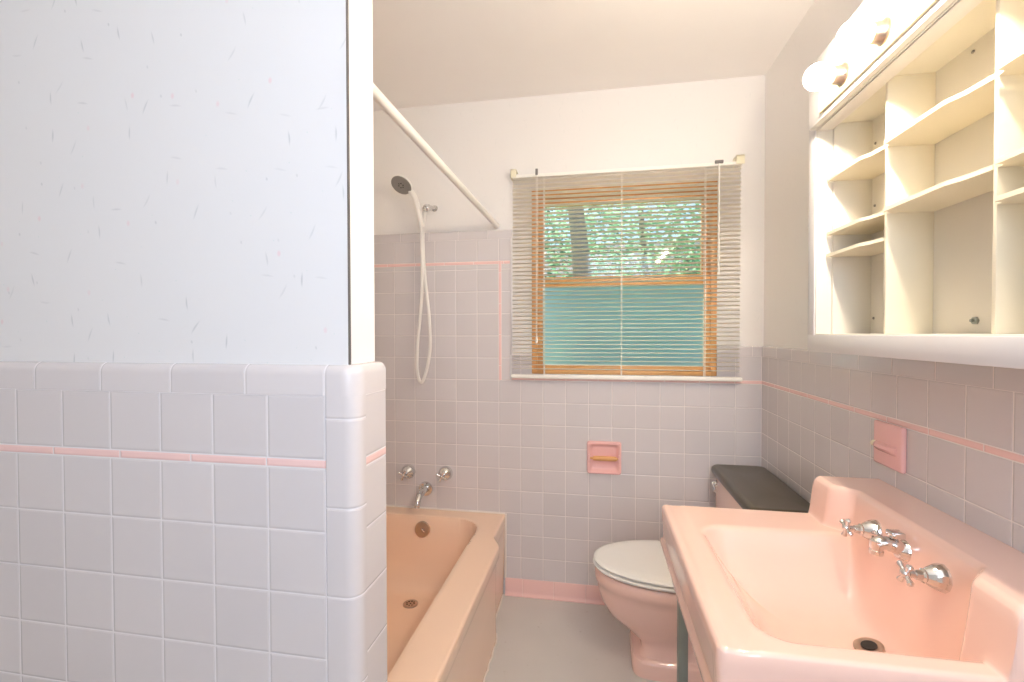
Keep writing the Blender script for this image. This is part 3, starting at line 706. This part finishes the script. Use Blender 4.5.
# ------------------------------------------------------------------ vanity light on its box above the cabinet
van = thing('vanity_light', 'white boxed light bar with lit globe bulbs above cabinet', 'vanity light', (0, -1.318, 1.831))
VX, VY1, VY0, VZ0, VZ1 = -.190, -.902, -1.734, 1.831, 1.995
b = BM(); box(b, VX, -.1755, VY0, VY1, VZ0, VZ1, .001); obj('front_board', b, M['cab_white'], van)
b = BM(); box(b, -.174, -.1705, VY0 + .012, VY1 - .0005, VZ0, VZ0 + .009, .0005); obj('bottom_board', b, M['cab_white'], van)
for y0 in (VY0, VY1 - .012):
    b = BM(); box(b, -.1755, -.1705, y0, y0 + .0115, VZ0 + .0092, 1.8532); box(b, -.1755, -.0005, y0, y0 + .0115, 1.8530, VZ1); obj('end_board', b, M['cab_white'], van)
b = BM(); box(b, -.1755, -.0005, VY0 + .0118, VY1 - .0122, VZ1 - .012, VZ1 - .001); obj('top_board', b, M['cab_white'], van)
b = BM(); box(b, VX - .008, VX - .0002, -1.655, -.975, 1.842, 1.952, .003, 3); fx = obj('fixture_plate', b, M['fixture'], van)
def bulb_mat():
    t = NT('bulb_glass'); e = t.n('ShaderNodeEmission'); e.inputs[0].default_value = (1, .92, .80, 1); e.inputs[1].default_value = 4.
    tr = t.n('ShaderNodeBsdfTransparent'); a = t.n('ShaderNodeAddShader'); t.link(e.outputs[0], a.inputs[0]); t.link(tr.outputs[0], a.inputs[1]); t.link(a.outputs[0], t.out.inputs[0]); return t.m
M['bulb'] = bulb_mat(); M['filament'] = emit('filament_glow', (1, .86, .69, 1), 1080.)
CX = VX + .005; BZ = 1.877
for y in (-1.093, -1.2435, -1.394, -1.5445):
    b = BM(); lathe(b, (CX - .012, y, BZ), (-1, 0, 0), [(0, .024), (.004, .024), (.008, .0205), (.024, .0195), (.026, .0165), (.02, .0155)], 24); sk = obj('socket', b, M['plate'], van)
    b = BM(); lathe(b, (CX - .024, y, BZ), (-1, 0, 0), [(0, .013), (.008, .0145)] + [(.040 - .0295 * math.cos(a), .0295 * math.sin(a)) for a in [.56 + (PI - .56) * i / 16 for i in range(17)]], 28); bu = obj('bulb', b, M['bulb'], van)
    b = BM(); bmesh.ops.create_uvsphere(b, u_segments=16, v_segments=10, radius=.0125, matrix=Matrix.Translation((CX - .060, y, BZ))); h = obj('filament', b, M['filament']); h.parent = bu

# ------------------------------------------------------------------ outside
b = BM(); box(b, -9, 9, .6, 16, -.7, -.6); struct(obj('ground', b, M['lawn']))
def crown(bm, c, rad, n, size):
    for _ in range(n):
        while True:
            v = Vector((random.uniform(-1, 1), random.uniform(-1, 1), random.uniform(-1, 1)))
            if .25 < v.length < 1: break
        p = Vector(c) + Vector((v.x * rad[0], v.y * rad[1], v.z * rad[2]))
        q = Matrix.Rotation(random.uniform(0, 2 * PI), 3, 'Z') @ Matrix.Rotation(random.uniform(-1.1, 1.1), 3, 'X')
        s = size * random.uniform(.6, 1.3)
        vs = [bm.verts.new(p + q @ Vector(k)) for k in ((-s * .5, 0, 0), (0, -s * .3, s * .05), (s * .5, 0, 0), (0, s * .3, s * .05))]
        bm.faces.new(vs)
def tree(label, loc, trunk_pts, tr, blobs, mat, n, size, group='trees outside the window'):
    t = thing('leafy_tree', label, 'tree', loc, group)
    b = BM(); tube(b, spline(trunk_pts, 5), [tr * (1 - .45 * i / (5 * (len(trunk_pts) - 1))) for i in range(5 * (len(trunk_pts) - 1) + 1)], 12); obj('trunk', b, M['bark'], t)
    b = BM()
    for c, r in blobs: crown(b, c, r, n, size)
    c = obj('crown', b, mat, t, fix=False)
tree('tree with a thick leaning trunk seen through the upper window pane', (-.98, 5, -.6), [(-.85, 5, -.62), (-.92, 5, 1.4), (-.98, 5, 2.6), (-1.08, 5, 3.6), (-1.1, 5, 5)], .17,
     [((-2.0, 5.2, 4.0), (1.1, .7, 1.1)), ((-.2, 5.3, 4.2), (1.2, .7, .9))], M['leaf_a'], 1300, .12)
tree('bright leafy tree filling the middle of the upper window pane', (.1, 7.2, -.6), [(.3, 7.2, -.62), (.25, 7.2, 1.8), (.1, 7.2, 4)], .09,
     [((-.3, 6.9, 3.1), (1.5, .5, 1.2)), ((1.3, 7.1, 3.3), (1.2, .5, 1.1))], M['leaf_a'], 1500, .13)
tree('darker leafy tree low behind the right side of the window', (1.2, 8.8, -.6), [(1.2, 8.8, -.62), (1.2, 8.8, 1.5), (1.3, 8.8, 3)], .1,
     [((.6, 8.7, 1.9), (1.8, .6, 1.5)), ((2.2, 8.8, 2.6), (1.4, .6, 1.6))], M['leaf_b'], 1900, .14)
tree('leafy tree behind the leaning trunk at the left of the window', (-2.4, 10.3, -.6), [(-2.4, 10.3, -.62), (-2.4, 10.3, 2), (-2.3, 10.3, 4)], .1,
     [((-2.6, 10.3, 2.4), (1.7, .6, 1.9)), ((-1.2, 10.4, 3.9), (1.6, .6, 1.4))], M['leaf_b'], 1900, .15)
t = thing('neighbour_house', 'pale house half hidden by the trees outside', 'house', (.6, 12.5, -.6))
b = BM(); box(b, -2.6, 3.2, 12, 15.5, -.6, 2.9, .01); obj('house_wall', b, M['house'], t)
b = BM(); prism(b, [(11.6, 2.85), (15.9, 2.85), (13.75, 4.3)], 'x', -2.9, 3.5); obj('house_roof', b, M['house_roof'], t)

# ------------------------------------------------------------------ light
w = bpy.data.worlds.new('sky'); SC.world = w; w.use_nodes = True; nt = w.node_tree; nt.nodes.clear()
wo = nt.nodes.new('ShaderNodeOutputWorld'); bg = nt.nodes.new('ShaderNodeBackground'); sky = nt.nodes.new('ShaderNodeTexSky')
sky.sky_type = 'HOSEK_WILKIE'; sky.turbidity = 4.; sky.ground_albedo = .4; sky.sun_direction = (-.3, .6, .74)
nt.links.new(sky.outputs[0], bg.inputs[0]); bg.inputs[1].default_value = 5.5; nt.links.new(bg.outputs[0], wo.inputs[0])
def lamp(name, kind, loc, rot, energy, col, **kw):
    l = bpy.data.lights.new(name, kind); l.energy = energy; l.color = col
    for k, v in kw.items(): setattr(l, k, v)
    o = bpy.data.objects.new(name, l); COL.objects.link(o); o.location = loc; o.rotation_euler = rot; return o
lamp('sunlight', 'SUN', (0, 6, 8), (math.radians(-38), math.radians(-18), 0), 18., (1, .95, .86), angle=.02)
# cool fill lamp added as daylight at the unseen opening behind the camera
lamp('added_rear_daylight', 'AREA', ((DX0 + DX1) / 2, YB - .05, (DZ0 + DZ) / 2), (math.radians(90), 0, 0), 19.5, (.73, .825, 1.), shape='RECTANGLE', size=DX1 - DX0 - .04, size_y=DZ - DZ0 - .04)

# ------------------------------------------------------------------ camera
cam = bpy.data.cameras.new('camera'); co = bpy.data.objects.new('camera', cam); COL.objects.link(co)
cam.sensor_width = 36; cam.lens = 467.0942 / 1024 * 36; cam.clip_start = .02
yaw, pit, rol = math.radians(10.116), math.radians(-.935), math.radians(-.107)
fw = Vector((-math.sin(yaw) * math.cos(pit), math.cos(yaw) * math.cos(pit), math.sin(pit))); r0 = Vector((math.cos(yaw), math.sin(yaw), 0)); u0 = r0.cross(fw)
rr_ = r0 * math.cos(rol) + u0 * math.sin(rol); uu = u0 * math.cos(rol) - r0 * math.sin(rol)
co.matrix_world = Matrix(((rr_.x, uu.x, -fw.x, -.7464), (rr_.y, uu.y, -fw.y, -2.2695), (rr_.z, uu.z, -fw.z, 1.2954), (0, 0, 0, 1)))
SC.camera = co
vs = SC.view_settings; vs.view_transform = 'Standard'; vs.look = 'None'; vs.exposure = 0.; vs.gamma = 1.; vs.use_curve_mapping = False
SC.cycles.use_denoising = True
SC.cycles.max_bounces = 12; SC.cycles.diffuse_bounces = 6; SC.cycles.transparent_max_bounces = 16
